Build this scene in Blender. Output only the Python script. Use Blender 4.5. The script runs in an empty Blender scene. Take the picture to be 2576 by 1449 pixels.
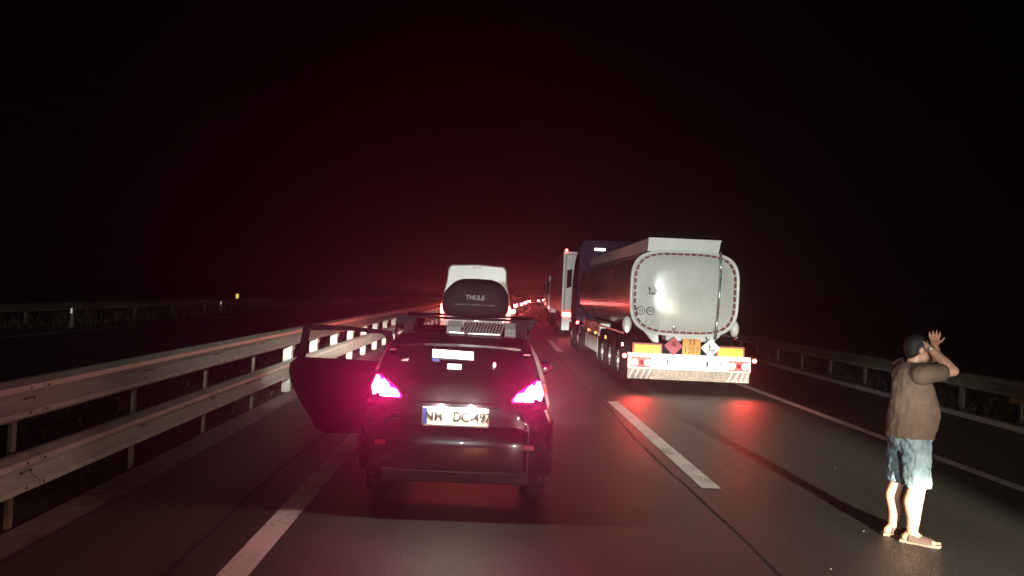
import bpy, bmesh, math, random
from mathutils import Vector, Matrix
R = math.radians
random.seed(7)
SC = bpy.context.scene
COL = SC.collection

# ------------------------------------------------------------------ camera
CAMH = 1.90
cam_d = bpy.data.cameras.new('camera'); cam = bpy.data.objects.new('camera', cam_d); COL.objects.link(cam)
SC.camera = cam
cam_d.sensor_width = 36.0; cam_d.lens = 36.0*1946/2576; cam_d.clip_start = 0.05; cam_d.clip_end = 4000
yaw, pitch, roll = R(1.84), R(0.33), R(2.6)
fwd = Vector((math.sin(yaw)*math.cos(pitch), math.cos(yaw)*math.cos(pitch), math.sin(pitch)))
r0 = Vector((math.cos(yaw), -math.sin(yaw), 0)); u0 = r0.cross(fwd)
cr = r0*math.cos(roll)+u0*math.sin(roll); cu = u0*math.cos(roll)-r0*math.sin(roll)
M = Matrix.Identity(4)
for i in range(3):
    M[i][0] = cr[i]; M[i][1] = cu[i]; M[i][2] = -fwd[i]
M.translation = Vector((0, 0, CAMH)); cam.matrix_world = M

# ------------------------------------------------------------------ night sky
W = bpy.data.worlds.new('World'); SC.world = W; W.use_nodes = True
nt = W.node_tree; nt.nodes.clear()
def nd(t, typ, **kw):
    n = t.nodes.new(typ)
    for k, v in kw.items():
        if k in n.inputs: n.inputs[k].default_value = v
        else: setattr(n, k, v)
    return n
out = nd(nt, 'ShaderNodeOutputWorld'); bg = nd(nt, 'ShaderNodeBackground')
tc = nd(nt, 'ShaderNodeTexCoord'); dotn = nd(nt, 'ShaderNodeVectorMath', operation='DOT_PRODUCT')
dotn.inputs[1].default_value = Vector((-0.03, 0.99, 0.10)).normalized()
rmp = nd(nt, 'ShaderNodeValToRGB')
e = rmp.color_ramp.elements
rmp.color_ramp.interpolation = 'EASE'
e[0].position = 0.55; e[0].color = (0.0007, 0.0001, 0.0019, 1)
e[1].position = 1.0; e[1].color = (0.022, 0.0001, 0.0014, 1)
m1 = e.new(0.88); m1.color = (0.0026, 0.0001, 0.0014, 1)
m2 = e.new(0.96); m2.color = (0.0085, 0.0001, 0.0014, 1)
nt.links.new(tc.outputs['Generated'], dotn.inputs[0])
nt.links.new(dotn.outputs['Value'], rmp.inputs['Fac'])
nt.links.new(rmp.outputs['Color'], bg.inputs['Color']); bg.inputs['Strength'].default_value = 0.24
nt.links.new(bg.outputs[0], out.inputs['Surface'])
SC.view_settings.view_transform = 'Standard'; SC.view_settings.look = 'None'
SC.view_settings.exposure = 0.0; SC.view_settings.gamma = 1.0
SC.cycles.use_denoising = True
SC.cycles.max_bounces = 6; SC.cycles.volume_bounces = 1
SC.cycles.sample_clamp_indirect = 3.0

# ------------------------------------------------------------------ headlamps of the cars waiting behind, and added lamps
def beam(name, loc, target, watts, color, bands, side=None, rad=0.06, size=150, floor=0.0):
    """spot lamp with a low-beam pattern: bands = (elevation tan, factor) list, side = (tan, factor) list"""
    d = bpy.data.lights.new(name, 'SPOT'); o = bpy.data.objects.new(name, d); COL.objects.link(o)
    o.location = loc
    o.rotation_euler = (Vector(target)-Vector(loc)).to_track_quat('-Z', 'Y').to_euler()
    d.energy = watts; d.color = color; d.spot_size = R(size); d.spot_blend = 0.3; d.shadow_soft_size = rad
    d.use_nodes = True
    t = d.node_tree; em = [n for n in t.nodes if n.type == 'EMISSION'][0]
    c = nd(t, 'ShaderNodeTexCoord'); s = nd(t, 'ShaderNodeSeparateXYZ'); t.links.new(c.outputs['Normal'], s.inputs[0])
    def curve(out_, pts):
        # divide by depth, map through a float curve given as a colour ramp
        dv = nd(t, 'ShaderNodeMath', operation='DIVIDE'); ab = nd(t, 'ShaderNodeMath', operation='ABSOLUTE')
        t.links.new(s.outputs['Z'], ab.inputs[0]); t.links.new(out_, dv.inputs[0]); t.links.new(ab.outputs[0], dv.inputs[1])
        mr = nd(t, 'ShaderNodeMapRange'); mr.inputs['From Min'].default_value = -1; mr.inputs['From Max'].default_value = 1
        t.links.new(dv.outputs[0], mr.inputs['Value'])
        cr_ = nd(t, 'ShaderNodeValToRGB'); el = cr_.color_ramp.elements
        el[0].position = (pts[0][0]+1)/2; el[0].color = (pts[0][1],)*3+(1,)
        el[1].position = (pts[-1][0]+1)/2; el[1].color = (pts[-1][1],)*3+(1,)
        for p, v in pts[1:-1]:
            q = el.new((p+1)/2); q.color = (v, v, v, 1)
        t.links.new(mr.outputs[0], cr_.inputs['Fac'])
        return cr_.outputs['Color']
    v = curve(s.outputs['Y'], bands)
    if side:
        h = curve(s.outputs['X'], side)
        mu = nd(t, 'ShaderNodeMath', operation='MULTIPLY'); t.links.new(v, mu.inputs[0]); t.links.new(h, mu.inputs[1]); v = mu.outputs[0]
    t.links.new(v, em.inputs['Strength'])
    return o
WARM = (1.0, 0.90, 0.74)
COOL = (0.93, 1.0, 0.96)
# car in the right lane just behind the standing man (level beam along +Y)
beam('headlamp_right_lane', (3.95, -3.0, 0.78), (3.95, 10, 0.78), 62000, WARM,
     [(-0.6, 0.04), (-0.25, 0.15), (-0.10, 0.40), (-0.072, 0.45), (-0.055, 1.0), (-0.04, 1.0), (-0.031, 0.60), (-0.022, 0.22), (0.004, 0.085), (0.045, 0.070), (0.062, 0.030), (0.09, 0.018), (0.16, 0.01)],
     [(-0.9, 0.012), (-0.45, 0.025), (-0.34, 0.06), (-0.24, 0.45), (-0.1, 1.0), (0.085, 0.9), (0.13, 0.06), (0.5, 0.01)])
# unseen left-lane lamp, raised and shaped to bring out the rail waves
beam('unseen_rail_lamp', (-0.8, -9.0, 2.2), (-0.8, 20, 2.2), 42000, COOL,
     [(-0.145, 0.0), (-0.115, 0.18), (-0.08, 0.60), (-0.068, 1.35), (-0.054, 1.3), (-0.045, 0.50), (0.05, 0.42), (0.12, 0.0)],
     [(-0.55, 0.0), (-0.40, 0.14), (-0.24, 0.10), (-0.21, 0.01), (-0.173, 0.03), (-0.153, 0.13), (-0.13, 0.48), (-0.11, 1.1), (-0.085, 1.0), (-0.072, 0.05), (0.075, 0.05), (0.083, 1.0), (0.25, 0.9), (0.30, 0.12), (0.50, 0.0)])
# separate unseen lamp, added to light the van over the car in front
beam('unseen_van_fill', (-0.75, -13.0, 1.78), (-0.75, 20, 1.78), 21000, COOL,
     [(-0.030, 0.0), (-0.012, 0.9), (0.0, 1.0), (0.03, 1.0), (0.10, 0.0)],
     [(-0.10, 0.0), (-0.04, 1.0), (0.06, 1.0), (0.10, 0.0)])
# unseen warm lamp added to light only the ground right in front
beam('near_ground_fill', (0.0, 0.8, 0.70), (0.0, 10, 0.70), 480, (1.0, 0.42, 0.20),
     [(-0.9, 0.5), (-0.3, 0.8), (-0.128, 1.0), (-0.118, 0.0)],
     [(-0.95, 0.6), (0.0, 1.0), (0.95, 0.8)])

def rear_lamp_beam(name, parent, loc, watts, color, tilt, size, front=False, blend=1.0, rad=.03):
    """directional beam of a vehicle lamp (rearward, or forward for a headlamp)"""
    d = bpy.data.lights.new(name, 'SPOT'); o = bpy.data.objects.new(name, d); COL.objects.link(o); o.parent = parent
    o.location = loc; dr = Vector((0, 1 if front else -1, tilt)); o.rotation_euler = dr.to_track_quat('-Z', 'Y').to_euler()
    d.energy = watts; d.color = color; d.spot_size = R(size); d.spot_blend = blend; d.shadow_soft_size = rad
    return o
# ------------------------------------------------------------------ materials
def mat(name, color, rough=0.5, metal=0.0, noise=0.0, nscale=20, bump=0.0, bscale=200, emit=None, estr=0, coat=0.0, spec=0.5, noise2=None):
    m = bpy.data.materials.new(name); m.use_nodes = True; t = m.node_tree
    b = t.nodes['Principled BSDF']
    b.inputs['Base Color'].default_value = (*color, 1); b.inputs['Roughness'].default_value = rough
    b.inputs['Metallic'].default_value = metal; b.inputs['Coat Weight'].default_value = coat
    b.inputs['Specular IOR Level'].default_value = spec
    c = nd(t, 'ShaderNodeTexCoord')
    if noise:
        n = nd(t, 'ShaderNodeTexNoise', Scale=nscale, Detail=6.0, Roughness=0.65)
        t.links.new(c.outputs['Object'], n.inputs['Vector'])
        r_ = nd(t, 'ShaderNodeValToRGB'); el = r_.color_ramp.elements
        el[0].position = 0.3; el[1].position = 0.7
        lo = [x*(1-noise) for x in color]; hi = [min(1, x*(1+noise)) for x in color]
        if noise2: lo = noise2
        el[0].color = (*lo, 1); el[1].color = (*hi, 1)
        t.links.new(n.outputs['Fac'], r_.inputs['Fac']); t.links.new(r_.outputs['Color'], b.inputs['Base Color'])
        rr = nd(t, 'ShaderNodeMapRange'); rr.inputs['To Min'].default_value = max(0.02, rough-0.12); rr.inputs['To Max'].default_value = min(1, rough+0.12)
        t.links.new(n.outputs['Fac'], rr.inputs['Value']); t.links.new(rr.outputs[0], b.inputs['Roughness'])
    if bump:
        n2 = nd(t, 'ShaderNodeTexNoise', Scale=bscale, Detail=3.0)
        t.links.new(c.outputs['Object'], n2.inputs['Vector'])
        bp = nd(t, 'ShaderNodeBump', Strength=bump, Distance=0.01)
        t.links.new(n2.outputs['Fac'], bp.inputs['Height']); t.links.new(bp.outputs[0], b.inputs['Normal'])
    if emit:
        b.inputs['Emission Color'].default_value = (*emit, 1); b.inputs['Emission Strength'].default_value = estr
    return m

def asphalt(name, base, tint):
    m = bpy.data.materials.new(name); m.use_nodes = True; t = m.node_tree; b = t.nodes['Principled BSDF']
    c = nd(t, 'ShaderNodeTexCoord')
    n1 = nd(t, 'ShaderNodeTexNoise', Scale=55.0, Detail=4.0, Roughness=0.7)
    n2 = nd(t, 'ShaderNodeTexNoise', Scale=0.7, Detail=5.0, Roughness=0.6)
    mp = nd(t, 'ShaderNodeMapping'); mp.inputs['Scale'].default_value = (1.0, 0.12, 1.0)
    v = nd(t, 'ShaderNodeTexVoronoi', Scale=110.0)
    t.links.new(c.outputs['Object'], n1.inputs['Vector']); t.links.new(c.outputs['Object'], mp.inputs['Vector'])
    t.links.new(mp.outputs[0], n2.inputs['Vector']); t.links.new(c.outputs['Object'], v.inputs['Vector'])
    r1 = nd(t, 'ShaderNodeValToRGB'); el = r1.color_ramp.elements
    el[0].position = 0.3; el[0].color = (*[x*0.45 for x in base], 1); el[1].position = 0.72; el[1].color = (*[x*1.9 for x in base], 1)
    r2 = nd(t, 'ShaderNodeValToRGB'); el = r2.color_ramp.elements
    el[0].position = 0.3; el[0].color = (0.50, 0.50, 0.52, 1); el[1].position = 0.7; el[1].color = (*tint, 1)
    mx = nd(t, 'ShaderNodeMix', data_type='RGBA', blend_type='MULTIPLY'); mx.inputs[0].default_value = 1.0
    t.links.new(n1.outputs['Fac'], r1.inputs['Fac']); t.links.new(n2.outputs['Fac'], r2.inputs['Fac'])
    t.links.new(r1.outputs[0], mx.inputs[6]); t.links.new(r2.outputs[0], mx.inputs[7])
    t.links.new(mx.outputs[2], b.inputs['Base Color'])
    rr = nd(t, 'ShaderNodeMapRange'); rr.inputs['To Min'].default_value = 0.36; rr.inputs['To Max'].default_value = 0.62
    t.links.new(n2.outputs['Fac'], rr.inputs['Value']); t.links.new(rr.outputs[0], b.inputs['Roughness'])
    bp = nd(t, 'ShaderNodeBump', Strength=0.55, Distance=0.006)
    ad = nd(t, 'ShaderNodeMath', operation='ADD'); t.links.new(v.outputs['Distance'], ad.inputs[0]); t.links.new(n1.outputs['Fac'], ad.inputs[1])
    t.links.new(ad.outputs[0], bp.inputs['Height']); t.links.new(bp.outputs[0], b.inputs['Normal'])
    return m

def paint_marking(name):
    m = bpy.data.materials.new(name); m.use_nodes = True; t = m.node_tree; b = t.nodes['Principled BSDF']
    c = nd(t, 'ShaderNodeTexCoord'); n = nd(t, 'ShaderNodeTexNoise', Scale=38.0, Detail=5.0, Roughness=0.75)
    n2 = nd(t, 'ShaderNodeTexNoise', Scale=2.0, Detail=3.0)
    t.links.new(c.outputs['Object'], n.inputs['Vector']); t.links.new(c.outputs['Object'], n2.inputs['Vector'])
    ad = nd(t, 'ShaderNodeMath', operation='ADD'); t.links.new(n.outputs['Fac'], ad.inputs[0]); t.links.new(n2.outputs['Fac'], ad.inputs[1])
    r_ = nd(t, 'ShaderNodeValToRGB'); el = r_.color_ramp.elements
    el[0].position = 0.74; el[0].color = (0.13, 0.125, 0.12, 1); el[1].position = 0.94; el[1].color = (0.72, 0.72, 0.69, 1)
    t.links.new(ad.outputs[0], r_.inputs['Fac']); t.links.new(r_.outputs[0], b.inputs['Base Color'])
    b.inputs['Roughness'].default_value = 0.6
    bp = nd(t, 'ShaderNodeBump', Strength=0.3, Distance=0.004); t.links.new(n.outputs['Fac'], bp.inputs['Height']); t.links.new(bp.outputs[0], b.inputs['Normal'])
    return m

MT = dict(
 asphalt=asphalt('asphalt', (0.052, 0.050, 0.046), (1.15, 1.12, 1.05)),
 shoulder=asphalt('shoulder_asphalt', (0.075, 0.070, 0.060), (1.1, 1.08, 1.0)),
 mark=paint_marking('road_paint'),
 grass=mat('grass_soil', (0.05, 0.055, 0.025), 0.9, noise=0.6, nscale=3, bump=0.8, bscale=30),
 blade=mat('grass_blade', (0.035, 0.035, 0.018), 0.8, noise=0.4, nscale=8),
 bitumen=mat('black_bitumen', (0.02, 0.019, 0.018), 0.7, bump=0.3, bscale=60),
 concrete=mat('kerb_concrete', (0.28, 0.26, 0.23), 0.85, noise=0.35, nscale=9, bump=0.3),
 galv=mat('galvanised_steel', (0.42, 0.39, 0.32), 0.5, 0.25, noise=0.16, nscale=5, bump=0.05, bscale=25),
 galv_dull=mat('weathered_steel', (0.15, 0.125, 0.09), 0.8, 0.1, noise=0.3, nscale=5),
 bolt=mat('bolt_steel', (0.07, 0.06, 0.05), 0.6, 0.5),
 carblack=mat('dark_car_paint', (0.012, 0.010, 0.014), 0.16, 0.1, coat=0.8, noise=0.2, nscale=3),
 carpaint=mat('dark_plum_car_paint', (0.012, 0.009, 0.012), 0.22, 0.3, coat=0.7, noise=0.2, nscale=3),
 doordark=mat('dark_door_lining', (0.010, 0.007, 0.009), 0.85, spec=0.1, noise=0.3, nscale=5),
 carred=mat('wine_red_car_paint', (0.12, 0.01, 0.012), 0.25, 0.2, coat=0.6),
 carsilver=mat('silver_car_paint', (0.35, 0.35, 0.36), 0.3, 0.5, coat=0.4),
 rubber=mat('black_rubber', (0.009, 0.008, 0.008), 0.9, spec=0.1, noise=0.3, nscale=14, bump=0.3),
 plastic=mat('black_plastic', (0.012, 0.011, 0.012), 0.8, spec=0.15, noise=0.25, nscale=6),
 glass=mat('dark_glass', (0.006, 0.006, 0.008), 0.06, 0.0, coat=0.5),
 white=mat('white_vehicle_paint', (0.72, 0.72, 0.67), 0.35, noise=0.10, nscale=1.5, coat=0.3),
 tank_end=mat('painted_tank_end', (0.60, 0.61, 0.55), 0.27, 0.0, noise=0.05, nscale=1.3, coat=0.25),
 tank_side=mat('polished_tank_side', (0.55, 0.52, 0.50), 0.2, 0.8, noise=0.15, nscale=0.9, bump=0.06, bscale=3),
 alu=mat('aluminium', (0.6, 0.58, 0.55), 0.28, 0.8, noise=0.2, nscale=4),
 alu_bright=mat('bright_silver', (0.75, 0.73, 0.68), 0.35, 0.4, noise=0.15, nscale=8),
 alu_dull=mat('dull_aluminium', (0.50, 0.46, 0.42), 0.5, 0.3, noise=0.25, nscale=4),
 blue=mat('blue_cab_paint', (0.004, 0.0045, 0.032), 0.6, 0.0, coat=0.0, spec=0.2, noise=0.15, nscale=2),
 lblue=mat('light_blue_trim', (0.10, 0.22, 0.42), 0.45, noise=0.2, nscale=4),
 redtape=mat('red_reflective_tape', (0.16, 0.014, 0.014), 0.5, noise=0.3, nscale=9),
 yellow=mat('yellow_reflective', (0.80, 0.62, 0.06), 0.4, noise=0.08, nscale=5),
 redborder=mat('red_border', (0.45, 0.10, 0.08), 0.45),
 orange=mat('orange_plate', (0.80, 0.30, 0.05), 0.45, noise=0.08, nscale=7),
 placard=mat('red_placard', (0.35, 0.05, 0.07), 0.5, noise=0.15, nscale=8),
 signwhite=mat('white_sign', (0.75, 0.78, 0.76), 0.45, noise=0.05, nscale=8),
 black=mat('black_print', (0.012, 0.012, 0.012), 0.6),
 navy=mat('blue_print', (0.03, 0.06, 0.30), 0.5),
 darkred=mat('dark_red_plastic', (0.20, 0.012, 0.02), 0.25, coat=0.5),
 lens=mat('red_lamp_lens', (0.55, 0.01, 0.05), 0.2, emit=(1.0, 0.004, 0.16), estr=5, coat=0.4),
 brake=mat('brake_light', (0.9, 0.1, 0.2), 0.3, emit=(1.0, 0.06, 0.28), estr=130),
 tail=mat('tail_light', (0.9, 0.1, 0.1), 0.3, emit=(1.0, 0.10, 0.08), estr=26),
 tail_soft=mat('tail_light_soft', (0.9, 0.1, 0.1), 0.3, emit=(1.0, 0.06, 0.05), estr=3.0),
 tail_far=mat('far_tail_light', (0.9, 0.1, 0.1), 0.3, emit=(1.0, 0.16, 0.16), estr=95),
 marker=mat('white_marker_light', (0.9, 0.9, 0.8), 0.3, emit=(1.0, 0.88, 0.72), estr=5),
 amber=mat('amber_marker_light', (0.9, 0.5, 0.1), 0.3, emit=(1.0, 0.42, 0.10), estr=4),
 platelit=mat('number_plate_white', (0.80, 0.80, 0.72), 0.4),
 glow_patch=mat('glowing_white_patch', (0.8, 0.8, 0.8), 0.4, emit=(1.0, 0.98, 1.0), estr=1.6),  # glow for unexplained bright patches in the rear window
 reflector=mat('emissive_reflector', (0.85, 0.85, 0.8), 0.2, emit=(1.0, 0.95, 0.85), estr=0.35),  # emission stands in for headlamp light thrown back
 yreflector=mat('yellow_post_paint', (0.80, 0.62, 0.08), 0.5, noise=0.1, nscale=9),
 skin=mat('skin', (0.46, 0.25, 0.17), 0.5, noise=0.12, nscale=14, bump=0.1, bscale=60),
 hair=mat('dark_hair', (0.006, 0.004, 0.004), 0.6, bump=0.6, bscale=160),
 shirt=mat('brown_shirt', (0.092, 0.056, 0.037), 0.9, noise=0.16, nscale=11, bump=0.5, bscale=420),
 shirt_dark=mat('dark_maroon_cloth', (0.05, 0.012, 0.014), 0.85, bump=0.4, bscale=300),
 sandal=mat('brown_sandal', (0.09, 0.055, 0.04), 0.7, noise=0.2, nscale=30),
 sole=mat('tan_sole', (0.22, 0.17, 0.12), 0.8, noise=0.2, nscale=30),
 watch=mat('watch_metal', (0.5, 0.45, 0.38), 0.3, 0.8),
 stone=mat('pale_stone', (0.10, 0.09, 0.075), 0.8, noise=0.3, nscale=40),
 dirtyskirt=mat('grey_spray_skirt', (0.26, 0.21, 0.17), 0.7, noise=0.35, nscale=3),
 stripe=mat('worn_white_stripe', (0.62, 0.56, 0.48), 0.6, noise=0.2, nscale=12),
 emboss=mat('worn_grey_lettering', (0.34, 0.28, 0.23), 0.65, noise=0.4, nscale=9),
 boxtxt=mat('grey_box_lettering', (0.032, 0.028, 0.030), 0.5),
 flank=mat('trailer_flank', (0.22, 0.17, 0.16), 0.40, 0.3, noise=0.2, nscale=0.8),
)
def denim():
    m = bpy.data.materials.new('pale_denim'); m.use_nodes = True; t = m.node_tree; b = t.nodes['Principled BSDF']
    c = nd(t, 'ShaderNodeTexCoord'); n = nd(t, 'ShaderNodeTexNoise', Scale=6.0, Detail=5.0, Roughness=0.6)
    w = nd(t, 'ShaderNodeTexWave', Scale=2.2, Distortion=9.0); w.inputs['Detail'].default_value = 4.0
    n3 = nd(t, 'ShaderNodeTexNoise', Scale=500.0, Detail=2.0)
    for q in (n, w, n3): t.links.new(c.outputs['Object'], q.inputs['Vector'])
    r_ = nd(t, 'ShaderNodeValToRGB'); el = r_.color_ramp.elements
    el[0].position = 0.30; el[0].color = (0.045, 0.075, 0.095, 1); el[1].position = 0.72; el[1].color = (0.20, 0.27, 0.29, 1)
    t.links.new(n.outputs['Fac'], r_.inputs['Fac']); t.links.new(r_.outputs[0], b.inputs['Base Color'])
    b.inputs['Roughness'].default_value = 0.9
    bp = nd(t, 'ShaderNodeBump', Strength=0.7, Distance=0.012); t.links.new(w.outputs['Fac'], bp.inputs['Height'])
    bp2 = nd(t, 'ShaderNodeBump', Strength=0.3, Distance=0.002); t.links.new(n3.outputs['Fac'], bp2.inputs['Height'])
    t.links.new(bp.outputs[0], bp2.inputs['Normal']); t.links.new(bp2.outputs[0], b.inputs['Normal'])
    return m
MT['denim'] = denim()

# ------------------------------------------------------------------ mesh helpers
class MB:
    def __init__(s): s.v = []; s.f = []
    def add(s, vs, fs):
        o = len(s.v); s.v += [tuple(v) for v in vs]; s.f += [tuple(i+o for i in f) for f in fs]; return s
    def box(s, x0, x1, y0, y1, z0, z1, bev=0.0):
        if x0 > x1: x0, x1 = x1, x0
        if y0 > y1: y0, y1 = y1, y0
        if z0 > z1: z0, z1 = z1, z0
        if bev <= 0:
            v = [(x, y, z) for x in (x0, x1) for y in (y0, y1) for z in (z0, z1)]
            return s.add(v, [(0,1,3,2),(4,6,7,5),(0,4,5,1),(2,3,7,6),(0,2,6,4),(1,5,7,3)])
        bm = bmesh.new(); bmesh.ops.create_cube(bm, size=1)
        bmesh.ops.scale(bm, vec=(x1-x0, y1-y0, z1-z0), verts=bm.verts)
        bmesh.ops.translate(bm, vec=((x0+x1)/2, (y0+y1)/2, (z0+z1)/2), verts=bm.verts)
        bmesh.ops.bevel(bm, geom=bm.edges[:], offset=min(bev, 0.45*min(x1-x0, y1-y0, z1-z0)), segments=2, affect='EDGES', profile=0.5)
        bm.verts.index_update()
        s.add([v.co.copy() for v in bm.verts], [tuple(v.index for v in f.verts) for f in bm.faces]); bm.free(); return s
    def prism(s, poly, a, b, axis='y'):
        """poly of 2D points extruded along an axis from a to b; axis y: poly=(x,z); x: (y,z); z: (x,y)"""
        n = len(poly)
        def P(p, t):
            return {'y': (p[0], t, p[1]), 'x': (t, p[0], p[1]), 'z': (p[0], p[1], t)}[axis]
        return s.add([P(p, a) for p in poly]+[P(p, b) for p in poly],
                     [tuple(range(n)), tuple(range(2*n-1, n-1, -1))]+[(i, i+n, (i+1) % n+n, (i+1) % n) for i in range(n)])
    def cyl(s, p0, p1, r0, r1=None, n=14, cap=True):
        r1 = r0 if r1 is None else r1
        p0 = Vector(p0); p1 = Vector(p1); d = (p1-p0).normalized()
        a = d.orthogonal().normalized(); b = d.cross(a)
        v = [p+(a*math.cos(2*math.pi*i/n)+b*math.sin(2*math.pi*i/n))*r for p, r in ((p0, r0), (p1, r1)) for i in range(n)]
        f = [(i, (i+1) % n, (i+1) % n+n, i+n) for i in range(n)]
        if cap: f += [tuple(range(n-1, -1, -1)), tuple(range(n, 2*n))]
        return s.add(v, f)
    def sph(s, c, rx, ry=None, rz=None, nu=14, nv=9):
        ry = rx if ry is None else ry; rz = rx if rz is None else rz
        v = [(c[0], c[1], c[2]-rz)]
        for j in range(1, nv):
            t = -math.pi/2+math.pi*j/nv
            v += [(c[0]+rx*math.cos(t)*math.cos(2*math.pi*i/nu), c[1]+ry*math.cos(t)*math.sin(2*math.pi*i/nu), c[2]+rz*math.sin(t)) for i in range(nu)]
        v.append((c[0], c[1], c[2]+rz)); L = len(v)-1
        f = [(0, 1+(i+1) % nu, 1+i) for i in range(nu)]
        for j in range(nv-2):
            f += [(1+j*nu+i, 1+j*nu+(i+1) % nu, 1+(j+1)*nu+(i+1) % nu, 1+(j+1)*nu+i) for i in range(nu)]
        f += [(L, 1+(nv-2)*nu+i, 1+(nv-2)*nu+(i+1) % nu) for i in range(nu)]
        return s.add(v, f)
    def chain(s, pts, rad, n=12):
        for i in range(len(pts)-1): s.cyl(pts[i], pts[i+1], rad[i], rad[i+1], n)
        for p, r in zip(pts, rad): s.sph(p, r, nu=n, nv=8)
        return s
    def rings(s, rings, close=True, caps=True):
        n = len(rings[0]); v = [p for r_ in rings for p in r_]; f = []
        for j in range(len(rings)-1):
            for i in range(n if close else n-1):
                f.append((j*n+i, j*n+(i+1) % n, (j+1)*n+(i+1) % n, (j+1)*n+i))
        if caps and close:
            f += [tuple(range(n-1, -1, -1)), tuple(range((len(rings)-1)*n, len(rings)*n))]
        return s.add(v, f)
    def build(s, name, m, parent=None, smooth=False, loc=None, rz=0):
        me = bpy.data.meshes.new(name); me.from_pydata(s.v, [], s.f); me.validate()
        bm = bmesh.new(); bm.from_mesh(me); bmesh.ops.recalc_face_normals(bm, faces=bm.faces); bm.to_mesh(me); bm.free()
        me.materials.append(MT[m] if isinstance(m, str) else m)
        if smooth:
            for p in me.polygons: p.use_smooth = True
        o = bpy.data.objects.new(name, me); COL.objects.link(o)
        if parent: o.parent = parent
        if loc: o.location = loc
        if rz: o.rotation_euler.z = rz
        return o
def smooth_by_angle(o, a=35):
    me = o.data
    for p in me.polygons: p.use_smooth = True
    bm = bmesh.new(); bm.from_mesh(me)
    for ed in bm.edges:
        if len(ed.link_faces) == 2 and ed.calc_face_angle(0) > R(a): ed.smooth = False
    bm.to_mesh(me); bm.free(); return o
def tag(o, label=None, cat=None, group=None, kind=None):
    if label: o['label'] = label
    if cat: o['category'] = cat
    if group: o['group'] = group
    if kind: o['kind'] = kind
    return o
def empty(name, loc, rz=0):
    o = bpy.data.objects.new(name, None); COL.objects.link(o); o.location = loc; o.rotation_euler.z = rz
    o.empty_display_size = 0.2; return o
def copy_tree(o, parent=None):
    c = o.copy(); COL.objects.link(c)
    if parent: c.parent = parent
    for ch in list(KIDS.get(o.name, [])) or [x for x in o.children]: copy_tree(ch, c)
    return c
KIDS = {}
def text_mb(body, size, m, name, parent, loc, rot=(R(90), 0, 0), depth=0.002, sx=1.0, shear=0.0, align='CENTER', bold=0.0):
    cu_ = bpy.data.curves.new(name, 'FONT'); cu_.body = body; cu_.size = size; cu_.extrude = depth; cu_.offset = bold
    cu_.align_x = align; cu_.align_y = 'CENTER'; cu_.shear = shear
    tmp = bpy.data.objects.new('tmp', cu_); COL.objects.link(tmp)
    dg = bpy.context.evaluated_depsgraph_get(); dg.update()
    me = bpy.data.meshes.new_from_object(tmp.evaluated_get(dg)); COL.objects.unlink(tmp); bpy.data.objects.remove(tmp)
    me.name = name
    me.materials.clear(); me.materials.append(MT[m])
    o = bpy.data.objects.new(name, me); COL.objects.link(o); o.parent = parent; o.location = loc; o.rotation_euler = rot; o.scale = (sx, 1, 1)
    return o

def off(y): return (y-10)**2/1600 if y > 10 else 0.0
def head(y): return -math.atan((y-10)/800) if y > 10 else 0.0
def on(X, y, z=0): return (X+off(y), y, z)

# ------------------------------------------------------------------ ground and road
def strip(name, m, X0, X1, ya, yb, z, step=2.0, parent=None):
    mb = MB(); n = max(1, int(math.ceil((yb-ya)/step))); rg = []
    for i in range(n+1):
        y = ya+(yb-ya)*i/n; rg.append([on(X0, y, z), on(X1, y, z)])
    mb.rings(rg, close=False, caps=False); return mb.build(name, m, parent)
g = MB()
N = 24
g.rings([[(-300+600*i/N, -40+940*j/N, -0.05) for i in range(N+1)] for j in range(N+1)], close=False, caps=False)
tag(g.build('ground', 'grass'), kind='structure')
road = tag(strip('road', 'asphalt', -2.05, 6.15, -14, 420, 0.0), kind='structure')
sl = tag(strip('median_shoulder', 'shoulder', -3.05, -2.05, -14, 420, 0.0), kind='structure')
sr = tag(strip('hard_shoulder', 'shoulder', 6.15, 8.75, -14, 420, 0.0), kind='structure')
tag(strip('opposite_carriageway', 'asphalt', -14.6, -6.6, -14, 420, -0.02), kind='structure')
tag(strip('opposite_edge_line', 'mark', -13.75, -13.55, -10, 260, -0.014, parent=None), kind='structure')
tag(strip('gutter', 'concrete', -3.45, -3.05, -14, 420, -0.03), kind='structure')
strip('edge_line', 'mark', -1.65, -1.45, -10, 300, 0.004, parent=road)
strip('edge_line', 'mark', 5.86, 6.04, -10, 300, 0.004, parent=road)
for Xa in (-1.98, 2.12):
    sb = MB(); rg = []
    for i in range(200):
        y = -2+.5*i; w_ = random.uniform(.006, .022); jx = .035*math.sin(y*.9+Xa)+random.gauss(0, .006)
        rg.append([on(Xa+jx-w_, y, .0025), on(Xa+jx+w_, y, .0025)])
    sb.rings(rg, close=False, caps=False); sb.build('crack_seal', 'bitumen', road)
k = 0
for s0 in [7.8+18*i for i in range(-1, 14)]:
    strip('lane_dash', 'mark', 2.27, 2.47, s0, s0+6.2, 0.004, parent=road)
# kerb stones along the hard shoulder
kb = MB()
for i in range(60):
    a = 8.76+0.0; y0_ = 2+2.0*i
    p = [on(a, y0_), on(a+0.18, y0_), on(a+0.18, y0_+1.97), on(a, y0_+1.97)]
    kb.add([(q[0], q[1], -0.04) for q in p]+[(q[0], q[1], 0.085) for q in p], [(0,1,2,3),(7,6,5,4),(0,4,5,1),(1,5,6,2),(2,6,7,3),(3,7,4,0)])
tag(kb.build('kerb', 'concrete'), kind='structure')
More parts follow.
